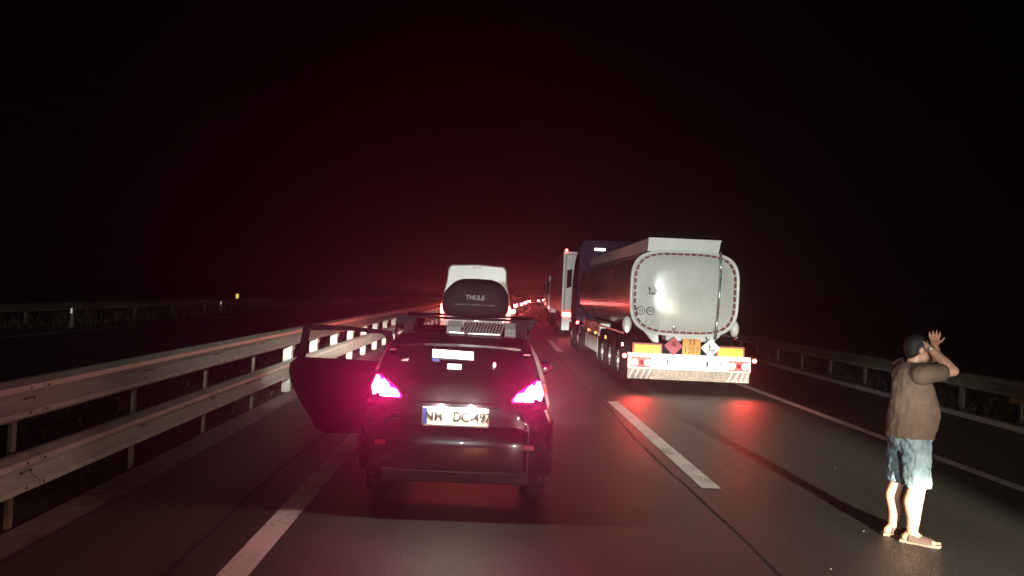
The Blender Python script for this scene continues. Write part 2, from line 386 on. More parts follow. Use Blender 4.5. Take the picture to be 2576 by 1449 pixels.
# verge grass (uncountable)
def tufts(name, n, xr, yr, h0, h1, z=-0.05):
    mb = MB()
    for _ in range(n):
        y = random.uniform(*yr); X = random.uniform(*xr); x = X+off(y)
        h = random.uniform(h0, h1); a = random.uniform(0, 6.28); w = random.uniform(0.008, 0.02)
        lx = random.gauss(0, 0.35)*h; ly = random.gauss(0, 0.35)*h
        dx, dy = w*math.cos(a), w*math.sin(a)
        mb.add([(x-dx, y-dy, z), (x+dx, y+dy, z), (x+lx*.5+dx*.6, y+ly*.5+dy*.6, z+h*.6), (x+lx, y+ly, z+h)], [(0,1,2), (0,2,3)])
    return tag(mb.build(name, 'blade'), kind='stuff', label='short rough grass growing along the motorway', cat='grass')
tufts('grass', 2500, (-6.4, -3.6), (3, 60), 0.03, 0.13)
tufts('verge_grass', 12000, (8.96, 13.0), (4, 55), 0.05, 0.30)
tufts('far_grass', 7000, (-22, -14.8), (20, 90), 0.1, 0.45)
# loose stones on the carriageway
sm = MB()
for _ in range(26):
    x = random.gauss(2.9, 0.9); y = random.uniform(4.2, 9.5); s_ = random.uniform(0.003, 0.008)
    if random.random() < .3: x = random.uniform(-3, 5)
    sm.sph((x, y, s_*0.5), s_*random.uniform(.8, 1.6), s_, s_*0.7, nu=5, nv=3)
tag(sm.build('loose_gravel', 'stone'), kind='stuff', label='scattered small stones on the asphalt', cat='gravel')

# ------------------------------------------------------------------ guard rails
WPROF = [(0.0, 0.155), (0.03, 0.15), (0.095, 0.115), (0.10, 0.075), (0.03, 0.022), (0.0, 0.0), (0.03, -0.022), (0.10, -0.075), (0.095, -0.115), (0.03, -0.15), (0.0, -0.155)]
def wbeam(name, X, ya, yb, zc, side, m, parent, step=1.0):
    """corrugated beam; side=+1 waves bulge toward +X"""
    mb = MB(); n = max(1, int(round((yb-ya)/step))); rg = []
    for i in range(n+1):
        y = ya+(yb-ya)*i/n
        rg.append([on(X+side*px, y, zc+pz) for px, pz in WPROF]+[on(X+side*(px-0.006), y, zc+pz) for px, pz in reversed(WPROF)])
    mb.rings(rg); return mb.build(name, m, parent)
rail = tag(empty('guard_rail', (0, 0, 0)), 'double-height galvanised steel guard rail along the left edge of the road', 'guard rail')
XR = -3.42
for a in [-2+4.0*i for i in range(0, 34)]:
    b = a+3.985
    for zc in (0.945, 0.39):
        wbeam('rail_beam', XR, a, b, zc, 1, 'galv', rail)
BOLT = None
for i in range(58):
    y = -0.07+2.0*i+(0 if i < 6 else 0)
    x = XR+off(y)
    wide = y > 13
    mb = MB()
    if not wide:
        mb.box(x-0.105, x-0.075, y-0.03, y+0.03, -0.05, 1.06)
        mb.box(x-0.075, x+0.015, y-0.035, y+0.035, 0.88, 1.0); mb.box(x-0.075, x+0.015, y-0.035, y+0.035, 0.33, 0.45)
    else:
        mb.box(x-0.16, x-0.01, y-0.065, y+0.065, -0.05, 1.05, 0.01)
        mb.box(x-0.01, x+0.012, y-0.10, y+0.10, 0.70, 0.80)
    mb.build('rail_post', 'galv' if wide else 'galv_dull', rail)
    if y < 26:
        for zc in (0.945, 0.39):
            pts_ = [(0.022, -0.06, 0), (0.022, 0.06, 0)]
            if i % 2 == 1: pts_ += [(0.092, dy, dz) for dy in (-0.11, 0.11) for dz in (-0.09, 0.09)]
            for dx, dy, dz in pts_:
                if BOLT is None:
                    BOLT = MB().cyl((0, 0, 0), (0.012, 0, 0), 0.010, n=8).build('bolt', 'bolt', rail); bo = BOLT
                else:
                    bo = BOLT.copy(); COL.objects.link(bo)
                bo.location = (x+dx, y+dy, zc+dz)
# right-hand guard rail
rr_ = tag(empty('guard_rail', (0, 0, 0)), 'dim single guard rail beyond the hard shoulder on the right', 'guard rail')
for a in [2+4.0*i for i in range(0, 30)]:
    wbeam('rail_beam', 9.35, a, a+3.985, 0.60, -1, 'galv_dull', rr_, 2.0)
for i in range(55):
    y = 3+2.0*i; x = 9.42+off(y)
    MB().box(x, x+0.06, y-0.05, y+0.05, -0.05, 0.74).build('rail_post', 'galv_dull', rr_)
# guard rail on the far side of the opposite carriageway
fr_ = tag(empty('guard_rail', (0, 0, 0)), 'faint distant guard rail beyond the opposite carriageway', 'guard rail')
for a in [20+8.0*i for i in range(0, 20)]:
    wbeam('rail_beam', -16.4, a, a+7.96, 0.60, 1, 'galv_dull', fr_, 4.0)
for i in range(40):
    y = 20+4.0*i; x = -16.47+off(y)
    MB().box(x-0.06, x, y-0.05, y+0.05, -0.05, 0.74).build('rail_post', 'galv_dull', fr_)
# delineators
def delineator(X, y, label, m='signwhite', h=0.95):
    t = tag(empty('delineator_post', on(X, y, -0.05), head(y)), label, 'roadside post', 'marker posts beyond the opposite carriageway')
    b = MB(); b.prism([(-.06, 0), (.06, 0), (.055, h-.06), (-.02, h)], -.035, .035); b.build('post', 'galv_dull', t)
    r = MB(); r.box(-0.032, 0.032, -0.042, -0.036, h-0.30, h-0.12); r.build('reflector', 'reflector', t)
delineator(-14.9, 28, 'white marker post nearest on the far left, almost lost in the dark', h=0.8)
delineator(-16.0, 45, 'small white marker post left of the yellow post', h=0.8)
delineator(-17.2, 71, 'bright white marker post between the yellow post and the white van', h=0.85)
delineator(-17.6, 95, 'bright white marker post closest to the white van', h=0.9)
yp = tag(empty('yellow_post', on(-19.9, 58, -0.05)), 'yellow upright marker post beyond the opposite carriageway', 'roadside post')
MB().box(-.12, .12, -.05, .05, 0, 0.95, 0.02).build('post', 'yreflector', yp)
MB().box(-.10, .10, -.056, -.05, 0.3, 0.92).build('front_panel', mat('glowing_yellow_sheet', (0.85, 0.62, 0.08), 0.4, emit=(1.0, 0.72, 0.12), estr=0.9), yp)  # glow put into the sheet in place of returned headlamp light
# orange board at the right edge
ob = tag(empty('marker_board', (9.6, 13.3, -0.05), 0), 'orange board on a pale post at the far right edge', 'marker board')
MB().box(-.35, .75, -.02, .02, 0.40, 0.52, 0.01).build('board', mat('dark_orange', (0.16, 0.06, 0.012), 0.7), ob)  # board in one even dark orange
MB().cyl((-.1, 0.03, 0), (-.1, 0.03, 0.7), 0.03).build('post', 'galv_dull', ob)

# ------------------------------------------------------------------ generic vehicle pieces
def wheel(parent, x, y, r, w, hubm='alu', name='wheel', segs=28):
    """x = outer face, y centre; local axle along x"""
    sgn = 1 if x > 0 else -1
    ty = MB(); prof = [(0, r*0.62), (0, r*0.90), (0.03, r*0.985), (0.06, r), (w-.06, r), (w-.03, r*0.985), (w, r*0.90), (w, r*0.62)]
    rg = []
    for i in range(segs):
        a = 2*math.pi*i/segs
        rg.append([(x-sgn*px, y+pr*math.cos(a), r+pr*math.sin(a)) for px, pr in prof])
    rg.append(rg[0]); ty.rings(rg, close=True, caps=False)
    t = smooth_by_angle(ty.build(name, 'rubber', parent), 40)
    hb = MB(); hb.cyl((x-sgn*0.05, y, r), (x-sgn*(w*0.6), y, r), r*0.63, n=24); hb.cyl((x-sgn*0.05, y, r), (x+sgn*0.01, y, r), r*0.22, r*0.18, n=14)
    for i in range(8):
        a = i*math.pi/4; hb.cyl((x-sgn*0.05, y+r*.42*math.cos(a), r+r*.42*math.sin(a)), (x-sgn*0.02, y+r*.42*math.cos(a), r+r*.42*math.sin(a)), r*.045, n=6)
    hb.build('rim', hubm, t)
    return t

def car_body_rings(L, hw, zb, zbelt, plan):
    rg = []
    for y, w, zt, zl in plan:
        rg.append([(-w*.90, y, zl), (-w*.985, y, zl+.14), (-w, y, zl+(zt-zl)*.55), (-w*.975, y, zl+(zt-zl)*.82), (-w*.88, y, zt),
                   (-w*.5, y, zt+.03), (0, y, zt+.04), (w*.5, y, zt+.03), (w*.88, y, zt), (w*.975, y, zl+(zt-zl)*.82), (w, y, zl+(zt-zl)*.55), (w*.985, y, zl+.14), (w*.90, y, zl)])
    return rg

def simple_car(name, X, y, label, paint, w=0.86, H=1.46, L=4.4, lamps='tail_far', group='cars queuing far ahead in the left lane', cat='car'):
    t = tag(empty(name, on(X, y), head(y)), label, cat, group)
    b = MB(); b.rings(car_body_rings(L, w, .25, .92, [(0, w*.90, .86, .3), (.12, w*.97, .92, .24), (.7, w, .93, .22), (L-1.2, w, .90, .22), (L-.3, w*.93, .74, .24), (L, w*.75, .6, .3)]))
    smooth_by_angle(b.build('body', paint, t), 50)
    c = MB(); c.rings([[(-w*.86, yb, .90), (-w*.86, yb, .90+.001), (-ww, yt, zt), (0, yt, zt+.03), (ww, yt, zt), (w*.86, yb, .901), (w*.86, yb, .90)] for yb, yt, ww, zt in
                       ((.12, .12, w*.84, .93), (.3, .42, w*.68, H-.04), (1.3, 1.3, w*.66, H), (2.2, 2.2, w*.66, H-.03), (L-1.3, L-1.3, w*.8, .93))])
    smooth_by_angle(c.build('cabin', 'glass', t), 50)
    ro = MB(); ro.rings([[(-ww, yy, zz), (0, yy, zz+.035), (ww, yy, zz), (ww*.96, yy, zz-.05), (-ww*.96, yy, zz-.05)] for yy, ww, zz in ((.40, w*.69, H-.03), (1.3, w*.68, H+.01), (2.25, w*.66, H-.02))])
    ro.build('roof', paint, t)
    for s in (-1, 1):
        MB().box(s*w*.66, s*w*.90, -.02, .10, .76, .94, .02).build('tail_lamp', lamps, t)
        wheel(t, s*w*.98, .85, .31, .2, segs=16); wheel(t, s*w*.98, L-.85, .31, .2, segs=16)
    MB().box(-.26, .26, -.015, .01, .56, .67).build('number_plate', 'platelit', t)
    return t

# ------------------------------------------------------------------ the dark estate car in front
CX, CY = -0.21, 6.42
car = tag(empty('estate_car', (CX, CY, 0), R(-0.8)), 'dark estate car straight ahead with brake lights on, open left door and black roof box', 'car')
L = 4.25
b = MB()
plan = [(0.02, .60, .90, .36), (0.05, .70, .92, .34), (0.13, .775, .93, .31), (0.3, .82, .94, .28), (0.7, .845, .95, .26), (1.6, .85, .95, .25), (2.8, .85, .95, .25), (3.4, .83, .90, .26), (3.9, .76, .76, .3), (4.2, .6, .62, .36)]
b.rings(car_body_rings(L, .85, .25, .95, plan))
smooth_by_angle(b.build('body', 'carpaint', car), 40)
# bumper
bp_ = MB(); rg = []
for a in range(-12, 13):
    u = a/12; x = .84*math.sin(u*math.pi/2)*1.0
    yb = .34*(1-math.cos(u*math.pi/2))**1.6*1.0
    ys = yb-0.05
    x *= 1.0
    rg.append([(x, ys+.16, .34), (x, ys+.03, .36), (x, ys, .44), (x, ys-.01, .62), (x, ys+.01, .74), (x, ys+.05, .78), (x, ys+.2, .785)])
bp_.rings(rg, close=True); smooth_by_angle(bp_.build('rear_bumper', 'carpaint', car), 40)
lo = MB(); lo.box(-.60, .62, -.045, .02, .31, .42, .02); lo.build('bumper_insert', 'plastic', car)
MB().box(-.40, .38, -.065, -.04, .395, .412, .004).build('bumper_trim', 'plastic', car)
# tailgate (hatch) panel
tgm = MB(); rows = [(.775, .66, -.005), (.88, .665, 0.0), (.98, .64, .01), (1.10, .60, .06)]
rg = []
for z, w_, y_ in rows:
    rg.append([(w_*math.sin(u*math.pi/2/8)*1.0, y_+.10*(abs(u)/8)**3, z) for u in range(-8, 9)])
rg2 = [[(p[0], p[1]+.05, p[2]) for p in r_] for r_ in reversed(rg)]
tgm.rings(rg+rg2+[rg[0]], close=False, caps=False)
tg = smooth_by_angle(tgm.build('tailgate', 'carpaint', car), 40)
# greenhouse
gh = MB(); rg = []
for yb, yt, wb, wt, zt in ((.05, .05, .66, .66, .96), (.10, .10, .735, .70, 1.06), (.20, .24, .78, .64, 1.30), (.33, .42, .79, .585, 1.455), (.9, .9, .80, .57, 1.49), (1.7, 1.7, .80, .565, 1.50), (2.4, 2.4, .80, .56, 1.47), (2.75, 2.75, .79, .60, 1.36), (3.3, 3.3, .76, .72, .99)):
    rg.append([(-wb, yb, .92), (-(wb+wt)/2-.015, (yb+yt)/2, .92+(zt-.92)*.5), (-wt, yt, zt-.04), (-wt*.86, yt, zt), (0, yt, zt+.02), (wt*.86, yt, zt), (wt, yt, zt-.04), ((wb+wt)/2+.015, (yb+yt)/2, .92+(zt-.92)*.5), (wb, yb, .92)])
gh.rings(rg); smooth_by_angle(gh.build('cabin', 'glass', car), 40)
# roof skin, pillars, spoiler
ro = MB(); rg = []
for y_, w_, z_ in ((.36, .55, 1.455), (.42, .60, 1.475), (.9, .585, 1.508), (1.7, .58, 1.518), (2.45, .57, 1.488)):
    rg.append([(-w_, y_, z_-.06), (-w_*.97, y_, z_-.012), (-w_*.8, y_, z_+.004), (0, y_, z_+.022), (w_*.8, y_, z_+.004), (w_*.97, y_, z_-.012), (w_, y_, z_-.06), (0, y_, z_-.03)])
ro.rings(rg); smooth_by_angle(ro.build('roof', 'carblack', car), 40)
sp = MB(); sp.rings([[(-.52, .24, 1.415), (-.3, .20, 1.435), (0, .19, 1.44), (.3, .20, 1.435), (.52, .24, 1.415)], [(-.56, .40, 1.475), (-.3, .40, 1.49), (0, .40, 1.498), (.3, .40, 1.49), (.56, .40, 1.475)],
                     [(-.56, .40, 1.44), (-.3, .40, 1.455), (0, .40, 1.46), (.3, .40, 1.455), (.56, .40, 1.44)], [(-.52, .24, 1.40), (-.3, .20, 1.415), (0, .19, 1.42), (.3, .20, 1.415), (.52, .24, 1.40)], [(-.52, .24, 1.415), (-.3, .20, 1.435), (0, .19, 1.44), (.3, .20, 1.435), (.52, .24, 1.415)]], close=False)
sp.build('spoiler', 'carblack', car)
for s in (-1, 1):
    pl = MB(); pl.rings([[(s*.66, .03, .95), (s*.76, .10, .95), (s*.79, .25, .95)], [(s*.60, .10, 1.12), (s*.71, .16, 1.12), (s*.755, .36, 1.12)], [(s*.555, .22, 1.32), (s*.65, .27, 1.32), (s*.69, .5, 1.32)], [(s*.52, .34, 1.44), (s*.605, .38, 1.44), (s*.61, .62, 1.46)]], close=False, caps=False)
    smooth_by_angle(pl.build('rear_pillar', 'carpaint', car), 40)
    rb = MB(); rb.chain([(s*.60, .55, 1.50), (s*.60, .7, 1.545), (s*.595, 2.1, 1.555), (s*.58, 2.3, 1.50)], [.016]*4, 8); rb.build('roof_rail', 'plastic', car, True)
# tail lamps: three lobes in a wedge housing
def lamp(s):
    out_ = [(.715, .985), (.735, 1.06), (.70, 1.155), (.665, 1.165), (.60, 1.125), (.50, 1.06), (.455, 1.005), (.46, .985)]
    def yat(x, z): return .005+.10*(abs(x)/.66)**3+max(0, (z-.98))*.35-0.03
    h = MB(); n = len(out_)
    fr = [(s*x, yat(x, z), z) for x, z in out_]; bk = [(s*x, yat(x, z)+.12, z) for x, z in out_]
    h.add(fr+bk, [tuple(range(n)), tuple(range(2*n-1, n-1, -1))]+[(i, i+n, (i+1) % n+n, (i+1) % n) for i in range(n)])
    t = h.build('tail_lamp', 'lens', car)
    lobes = [[(.705, 1.0), (.722, 1.06), (.69, 1.145), (.668, 1.145), (.645, 1.10), (.64, 1.0)],
             [(.632, .998), (.636, 1.10), (.625, 1.125), (.585, 1.095), (.562, 1.05), (.565, .998)],
             [(.556, .998), (.553, 1.06), (.51, 1.052), (.478, 1.012), (.485, .998)]]
    for lb in lobes:
        lb = [(x+(.0), z) for x, z in lb]; c0 = (sum(p[0] for p in lb)/len(lb), sum(p[1] for p in lb)/len(lb)); lb = [(c0[0]+(x-c0[0])*1.08, c0[1]+(z-c0[1])*1.10) for x, z in lb]
        m_ = len(lb); f_ = MB()
        cxl = sum(p[0] for p in lb)/m_; czl = sum(p[1] for p in lb)/m_
        a_ = [(s*x, yat(x, z)-.006, z) for x, z in lb]; c_ = [(s*(cxl+(x-cxl)*.9), yat(x, z)-.016, czl+(z-czl)*.9) for x, z in lb]
        f_.add(a_+c_, [tuple(range(m_, 2*m_))]+[(i, (i+1) % m_, (i+1) % m_+m_, i+m_) for i in range(m_)])
        f_.build('bulb', 'brake', t)
lamp(-1); lamp(1)
for s in (-1, 1):
    rear_lamp_beam('brake_lamp_beam', car, (s*.60, -.10, 1.055), 330, (1.0, 0.01, 0.17), .12, 46)
    hl_ = beam('headlamp_estate', (s*.58, 4.45, .68), (s*.58, 20, .68), 6500, COOL,
               [(-0.5, 0.3), (-0.12, 0.45), (-0.06, 0.8), (-0.042, 1.9), (-0.02, 1.9), (-0.004, 0.8), (0.012, 0.07), (0.2, 0.03)],
               [(-0.95, 0.06), (-0.6, 0.20), (-0.35, 0.75), (0.0, 1.0), (0.25, 1.0), (0.42, 0.08), (0.9, 0.03)])
    hl_.parent = car
    MB().box(s*.575-.03, s*.575+.03, .235, .26, 1.36, 1.375, .004).build('high_red_spot', 'darkred', car)  # small red block at each upper corner of the rear window
    MB().box(s*.57, s*.66, -.02, .03, .60, .64, .006).build('bumper_reflector', 'darkred', car)
# tailgate seam, handle, plate recess, number plate
MB().box(.605, .609, -.062, -.02, .42, .80).build('bumper_seam', 'black', car)
MB().box(-.34, .34, -.032, 0.02, .925, .965, .01).build('plate_lamp_bar', 'carblack', car)
pt = MB().box(-.275, .275, -.062, -.045, .785, .935, .006).build('number_plate', 'platelit', car)
MB().box(-.275+.006, .275-.006, -.058, -.050, .778, .792).build('plate_frame', 'alu_dull', pt)
MB().box(-.268, -.232, -.0645, -.0622, .795, .925).build('blue_band', 'navy', pt)
tx = text_mb('NM   DC-497', .108, 'black', 'plate_lettering', pt, (.018, -.0635, .858), sx=.88, depth=.001, bold=.0016)
for s in (-1, 1):
    d = bpy.data.lights.new('plate_light', 'POINT'); o = bpy.data.objects.new('plate_light', d); COL.objects.link(o); o.parent = car
    o.location = (s*.125-.0, -.085, .945); d.energy = 14; d.color = (1, .95, .72); d.shadow_soft_size = 0.008
# bright patches of unclear origin on the rear window, white ones made to glow
sc_ = MB().prism([(-.235, 1.315), (.12, 1.305), (.115, 1.375), (-.235, 1.385)], .225, .235).build('bright_patch', 'glow_patch', car)
MB().prism([(-.235, 1.285), (-.17, 1.28), (-.175, 1.303), (-.235, 1.31)], .213, .22).build('blue_patch', 'navy', car)
MB().box(-.10, .02, .175, .185, 1.225, 1.27, .004).build('small_bright_patch', 'glow_patch', car)
MB().prism([(-.50, 1.28), (-.435, 1.30), (-.45, 1.24), (-.475, 1.245)], .222, .226).build('pale_reflection', 'alu_dull', car)  # reflection in the glass, put in as a pale flat piece
MB().sph((.30, .19, 1.275), .012, .008, .02).build('white_dot', 'marker', car)  # glowing dot added for an unexplained white spot, no lamp known
# ribbed silvery shape of unclear nature on the roof behind the box
pm = MB(); pm.prism([(.60, 1.495), (.70, 1.55), (.88, 1.60), (.88, 1.59), (.70, 1.538), (.60, 1.485)], .0, .38, 'x'); cov = pm.build('ribbed_panel', 'plastic', car)
for i in range(13):
    x = .005+.0285*i
    pm = MB(); pm.rings([[(x-.02, .595, 1.50), (x-.012, .58, 1.52), (x-.003, .595, 1.50)], [(x+.0, .695, 1.556), (x+.008, .68, 1.575), (x+.017, .695, 1.556)], [(x+.02, .87, 1.605), (x+.028, .855, 1.625), (x+.037, .87, 1.605)]]); pm.build('pleat', 'alu_bright', cov)
for xa, xb in ((-.15, -.02), (.38, .48)):
    q = MB(); q.prism([(.60, 1.50), (.64, 1.49), (.90, 1.585), (.86, 1.61), (.70, 1.56)], xa, xb, 'x'); q.build('panel_end', 'alu_bright', car)
MB().box(-.12, .02, .50, .56, 1.51, 1.530, .006).build('panel_edge', 'alu_bright', car)
MB().box(.05, .34, .50, .56, 1.508, 1.526, .006).build('panel_edge', 'alu_bright', car)
# cross bars, feet and roof box
for yb_ in (1.05, 2.0):
    cb = MB().box(-.66, .70, yb_-.035, yb_+.035, 1.615, 1.64, .012).build('cross_bar', 'plastic', car)
    for s in (-1, 1):
        f_ = MB(); f_.prism([(s*.50, 1.50), (s*.62, 1.50), (s*.66, 1.615), (s*.46, 1.615)], yb_-.06, yb_+.06); f_.build('bar_foot', 'plastic', cb)
rb_ = MB(); rg = []
for y_, w_, z0, z1 in ((.92, .22, 1.72, 1.90), (.96, .31, 1.67, 1.975), (1.10, .338, 1.65, 2.01), (1.5, .345, 1.645, 2.035), (2.4, .335, 1.65, 2.02), (2.9, .28, 1.68, 1.92), (3.0, .2, 1.71, 1.84)):
    ring = []
    for i in range(28):
        a = 2*math.pi*i/28; c_, s_ = math.cos(a), math.sin(a)
        ex = .42 if s_ > 0 else .28
        xx = w_*(abs(c_)**ex)*(1 if c_ > 0 else -1); zc = z0+(z1-z0)*.38
        hz = (z1-zc) if s_ > 0 else (zc-z0)
        zz = zc+hz*(abs(s_)**.75)*(1 if s_ > 0 else -1)
        if s_ > 0: xx *= 1-.20*(abs(s_)**1.5)
        ring.append((xx+.03, y_, zz))
    rg.append(ring)
rb_.rings(rg)
box = tag(rb_.build('roof_box', 'plastic'), 'black roof box strapped on top of the dark estate car', 'roof box')
box.location = (CX+.06, CY, -.012); box.scale = (.96, 1, 1); box.rotation_euler.z = R(-0.8)
for p in box.data.polygons: p.use_smooth = True
text_mb('THULE', .062, 'boxtxt', 'box_lettering', box, (.03, .915, 1.845), depth=.004, bold=.002)
q = MB(); q.box(-.17, .23, .912, .93, 1.775, 1.783); q.build('lid_seam', 'black', box)
# right side mirror
mr_ = MB(); mr_.sph((.87, 2.78, 1.02), .115, .07, .082); mr = mr_.build('side_mirror', 'carblack', car, True)
g_ = MB(); g_.sph((.875, 2.735, 1.02), .092, .03, .062); g_.build('mirror_glass', mat('mirror_glass', (.6, .6, .6), .05, 1.0), mr, True)
MB().box(.70, .80, 2.76, 2.82, .95, .99).build('mirror_arm', 'plastic', mr)
ml_ = MB(); ml_.sph((-.93, 2.78, 1.02), .115, .07, .082); ml_.build('side_mirror', 'carblack', car, True)
for s in (-1, 1):
    wheel(car, s*.80, .80, .30, .2); wheel(car, s*.80, 3.35, .30, .2)
# open rear left door
door = empty('open_door', (-.80, 2.02, 0), R(-1)); door.parent = car
door.name = 'door'
# children of an empty part: keep door panel itself as a mesh part instead
bpy.data.objects.remove(door)
HX, HY, ang = -.80, 2.05, R(12)
def dpt(u, z, t=0.0):   # u outward from hinge, t thickness toward camera
    bul = 0.03*math.sin(min(1, max(0, (z-.3)/.8))*math.pi)
    return (HX-u*math.cos(ang)+t*math.sin(ang)*0, HY-u*math.sin(ang)-t, z)
def dprism(poly, t0, t1, m, name, parent=None):
    mb = MB(); n = len(poly)
    v = [dpt(u, z, t0) for u, z in poly]+[dpt(u, z, t1) for u, z in poly]
    mb.add(v, [tuple(range(n)), tuple(range(2*n-1, n-1, -1))]+[(i, i+n, (i+1) % n+n, (i+1) % n) for i in range(n)])
    o = mb.build(name, m, car)
    if parent: o.parent = parent
    return o
dp = dprism([(0, .32), (.66, .32), (.76, .36), (.86, .52), (.97, .70), (1.05, .86), (1.075, .98), (1.065, 1.06), (1.0, 1.115), (.5, 1.105), (0, 1.075)], 0, .09, 'doordark', 'door')
dprism([(.93, 1.11), (1.0, 1.115), (.955, 1.455), (.88, 1.46)], .02, .06, 'doordark', 'window_frame', dp)
dprism([(.955, 1.455), (.88, 1.405), (.5, 1.415), (.13, 1.39), (.03, 1.425), (.5, 1.46), (.9, 1.47)], .02, .06, 'doordark', 'window_frame', dp)
dprism([(.13, 1.39), (.095, 1.36), (.085, 1.29), (.12, 1.08), (.0, 1.075), (.0, 1.30), (.03, 1.425)], .02, .06, 'doordark', 'window_frame', dp)
dprism([(.10, .40), (.62, .40), (.88, .78), (.94, 1.0), (.1, .98)], .09, .10, 'doordark', 'door_trim', dp)
dprism([(.50, .86), (.70, .87), (.70, .89), (.50, .88)], .10, .125, 'plastic', 'door_handle', dp)

# ------------------------------------------------------------------ white van
vy = 22.0
van = tag(empty('white_van', on(-0.39, vy), head(vy)), 'tall white van seen from behind above the dark estate car', 'van')
rg = []
def vring(y_, wb, wt, zt, zl=.35):
    return [(-wb, y_, zl), (-wb*1.0, y_, 1.1), (-wb*.985, y_, 1.6), (-wt*1.03, y_, zt-.45), (-wt, y_, zt-.12), (-wt*.9, y_, zt-.02), (0, y_, zt+.02), (wt*.9, y_, zt-.02), (wt, y_, zt-.12), (wt*1.03, y_, zt-.45), (wb*.985, y_, 1.6), (wb, y_, 1.1), (wb, y_, zl)]
vb = MB(); vb.rings([vring(0, .965, .80, 2.60), vring(.06, .985, .83, 2.635), (vring(.5, .99, .84, 2.65)), vring(4.2, .99, .84, 2.65), vring(4.9, .96, .8, 2.2), vring(5.7, .85, .6, 1.2)])
smooth_by_angle(vb.build('body', 'white', van), 35)
for s in (-1, 1):
    dr = MB(); dr.prism([(s*.008, .62), (s*.84, .62), (s*.86, 1.5), (s*.73, 2.46), (s*.70, 2.50), (s*.008, 2.53)], -.035, -.005)
    d_ = dr.build('rear_door', 'white', van)
    wd = MB(); wd.prism([(s*.10, 1.42), (s*.74, 1.42), (s*.67, 2.05), (s*.12, 2.07)], -.045, -.036); wd.build('window', 'glass', d_)
    MB().box(s*.89, s*.99, -.03, .09, 1.05, 1.50, .02).build('tail_lamp', 'tail', van)
    rear_lamp_beam('van_lamp_beam', van, (s*1.02, -.12, 1.3), 160, (1.0, 0.07, 0.05), .0, 170)
    MB().box(s*.78, s*.81, -.05, -.035, .9, 1.0).build('hinge', 'alu_dull', van)
    wheel(van, s*.97, .95, .35, .24); wheel(van, s*.97, 4.7, .35, .24)
MB().box(-.14, .12, -.05, -.02, 2.545, 2.585, .008).build('high_brake_lamp', 'darkred', van)
MB().box(-.95, .95, -.12, .02, .38, .62, .03).build('bumper', 'plastic', van)
MB().box(-.26, .26, -.06, -.04, .80, .91).build('number_plate', 'platelit', van)

# ------------------------------------------------------------------ tanker
ty_ = 15.7
T = tag(empty('fuel_tanker', (4.20, ty_, 0), -0.0145), 'silver fuel tanker trailer with rounded tank end and hazard plates, pulled by a blue cab', 'tanker')
def sup(hw, zc, hh, n=48, e=.52, y=0, topf=1.0):
    r_ = []
    for i in range(n):
        a = 2*math.pi*i/n; c_, s_ = math.cos(a), math.sin(a)
        x = hw*(abs(c_)**e)*(1 if c_ > 0 else -1); z = zc+hh*(abs(s_)**e)*(1 if s_ > 0 else -1)
        x *= 1-.035*(1-s_)/2
        r_.append((x-.06, y, z))
    return r_
TZ, TH, TW = 2.04, .885, 1.155
tb = MB(); tb.rings([sup(TW, TZ, TH, y=.46), sup(TW, TZ, TH, y=3.5), sup(TW, TZ, TH, y=7), sup(TW, TZ, TH, y=10.9)])
tank = smooth_by_angle(tb.build('tank', 'tank_side', T), 30)
for yy in (3.4, 6.1, 8.6):
    w_ = MB(); w_.rings([sup(TW+.012, TZ, TH+.012, y=yy), sup(TW+.012, TZ, TH+.012, y=yy+.05)], caps=False); w_.build('weld_band', 'alu', tank)
te = MB(); rg = []
for f in (.955, .93, .90, .85, .78, .68, .56, .44, .32, .2, .1, .01):
    rr0 = sup(TW*f, TZ, TH*f, n=64); rg.append([(x, .44-(.19*(1-((x+.06)/TW)**2)+.03*(1-((z-TZ)/TH)**2))*min(1, (1-f*f)*1.7+.0), z) for x, y, z in rr0])
te.rings(rg)
tend = te.build('tank_end', 'tank_end', T, True)
rim = MB(); pr = [(1.0, .46), (1.018, .42), (1.01, .385), (.985, .38), (.955, .40), (.945, .44)]
rim.rings([sup(TW*f, TZ, TH*f, y=y_) for f, y_ in pr], caps=False); rm_ = rim.build('end_rim', 'white', T, True)
# red dashes of contour tape round the tank end
ND = 46
base = sup(TW*.925, TZ, TH*.925, n=ND*12, y=.365)
# arc-length parametrise
P_ = [Vector(p) for p in base]; acc = [0]
for i in range(len(P_)): acc.append(acc[-1]+(P_[(i+1) % len(P_)]-P_[i]).length)
tot = acc[-1]
def arc(s_):
    s_ %= tot
    lo_ = 0; hi_ = len(P_)
    while hi_-lo_ > 1:
        m_ = (lo_+hi_)//2
        if acc[m_] <= s_: lo_ = m_
        else: hi_ = m_
    t_ = (s_-acc[lo_])/(acc[lo_+1]-acc[lo_]); return P_[lo_].lerp(P_[(lo_+1) % len(P_)], t_)
cen = Vector((-.06, .365, TZ))
for i in range(ND):
    a_ = arc(tot*i/ND+.015); b_ = arc(tot*i/ND+tot/ND*.74+.015); m_ = arc(tot*i/ND+tot/ND*.37+.015)
    mb = MB(); vs = []
    for y_ in (-.006, .03):
        for p in (a_, m_, b_):
            dr_ = (p-cen).normalized()
            vs += [p+dr_*.022+Vector((0, y_, 0)), p-dr_*.022+Vector((0, y_, 0))]
    mb.add(vs, [(0, 2, 3, 1), (2, 4, 5, 3), (6, 7, 9, 8), (8, 9, 11, 10), (0, 1, 7, 6), (4, 10, 11, 5), (0, 6, 8, 2), (2, 8, 10, 4), (1, 3, 9, 7), (3, 5, 11, 9)])
    mb.build('tape_dash', 'redtape', tend)
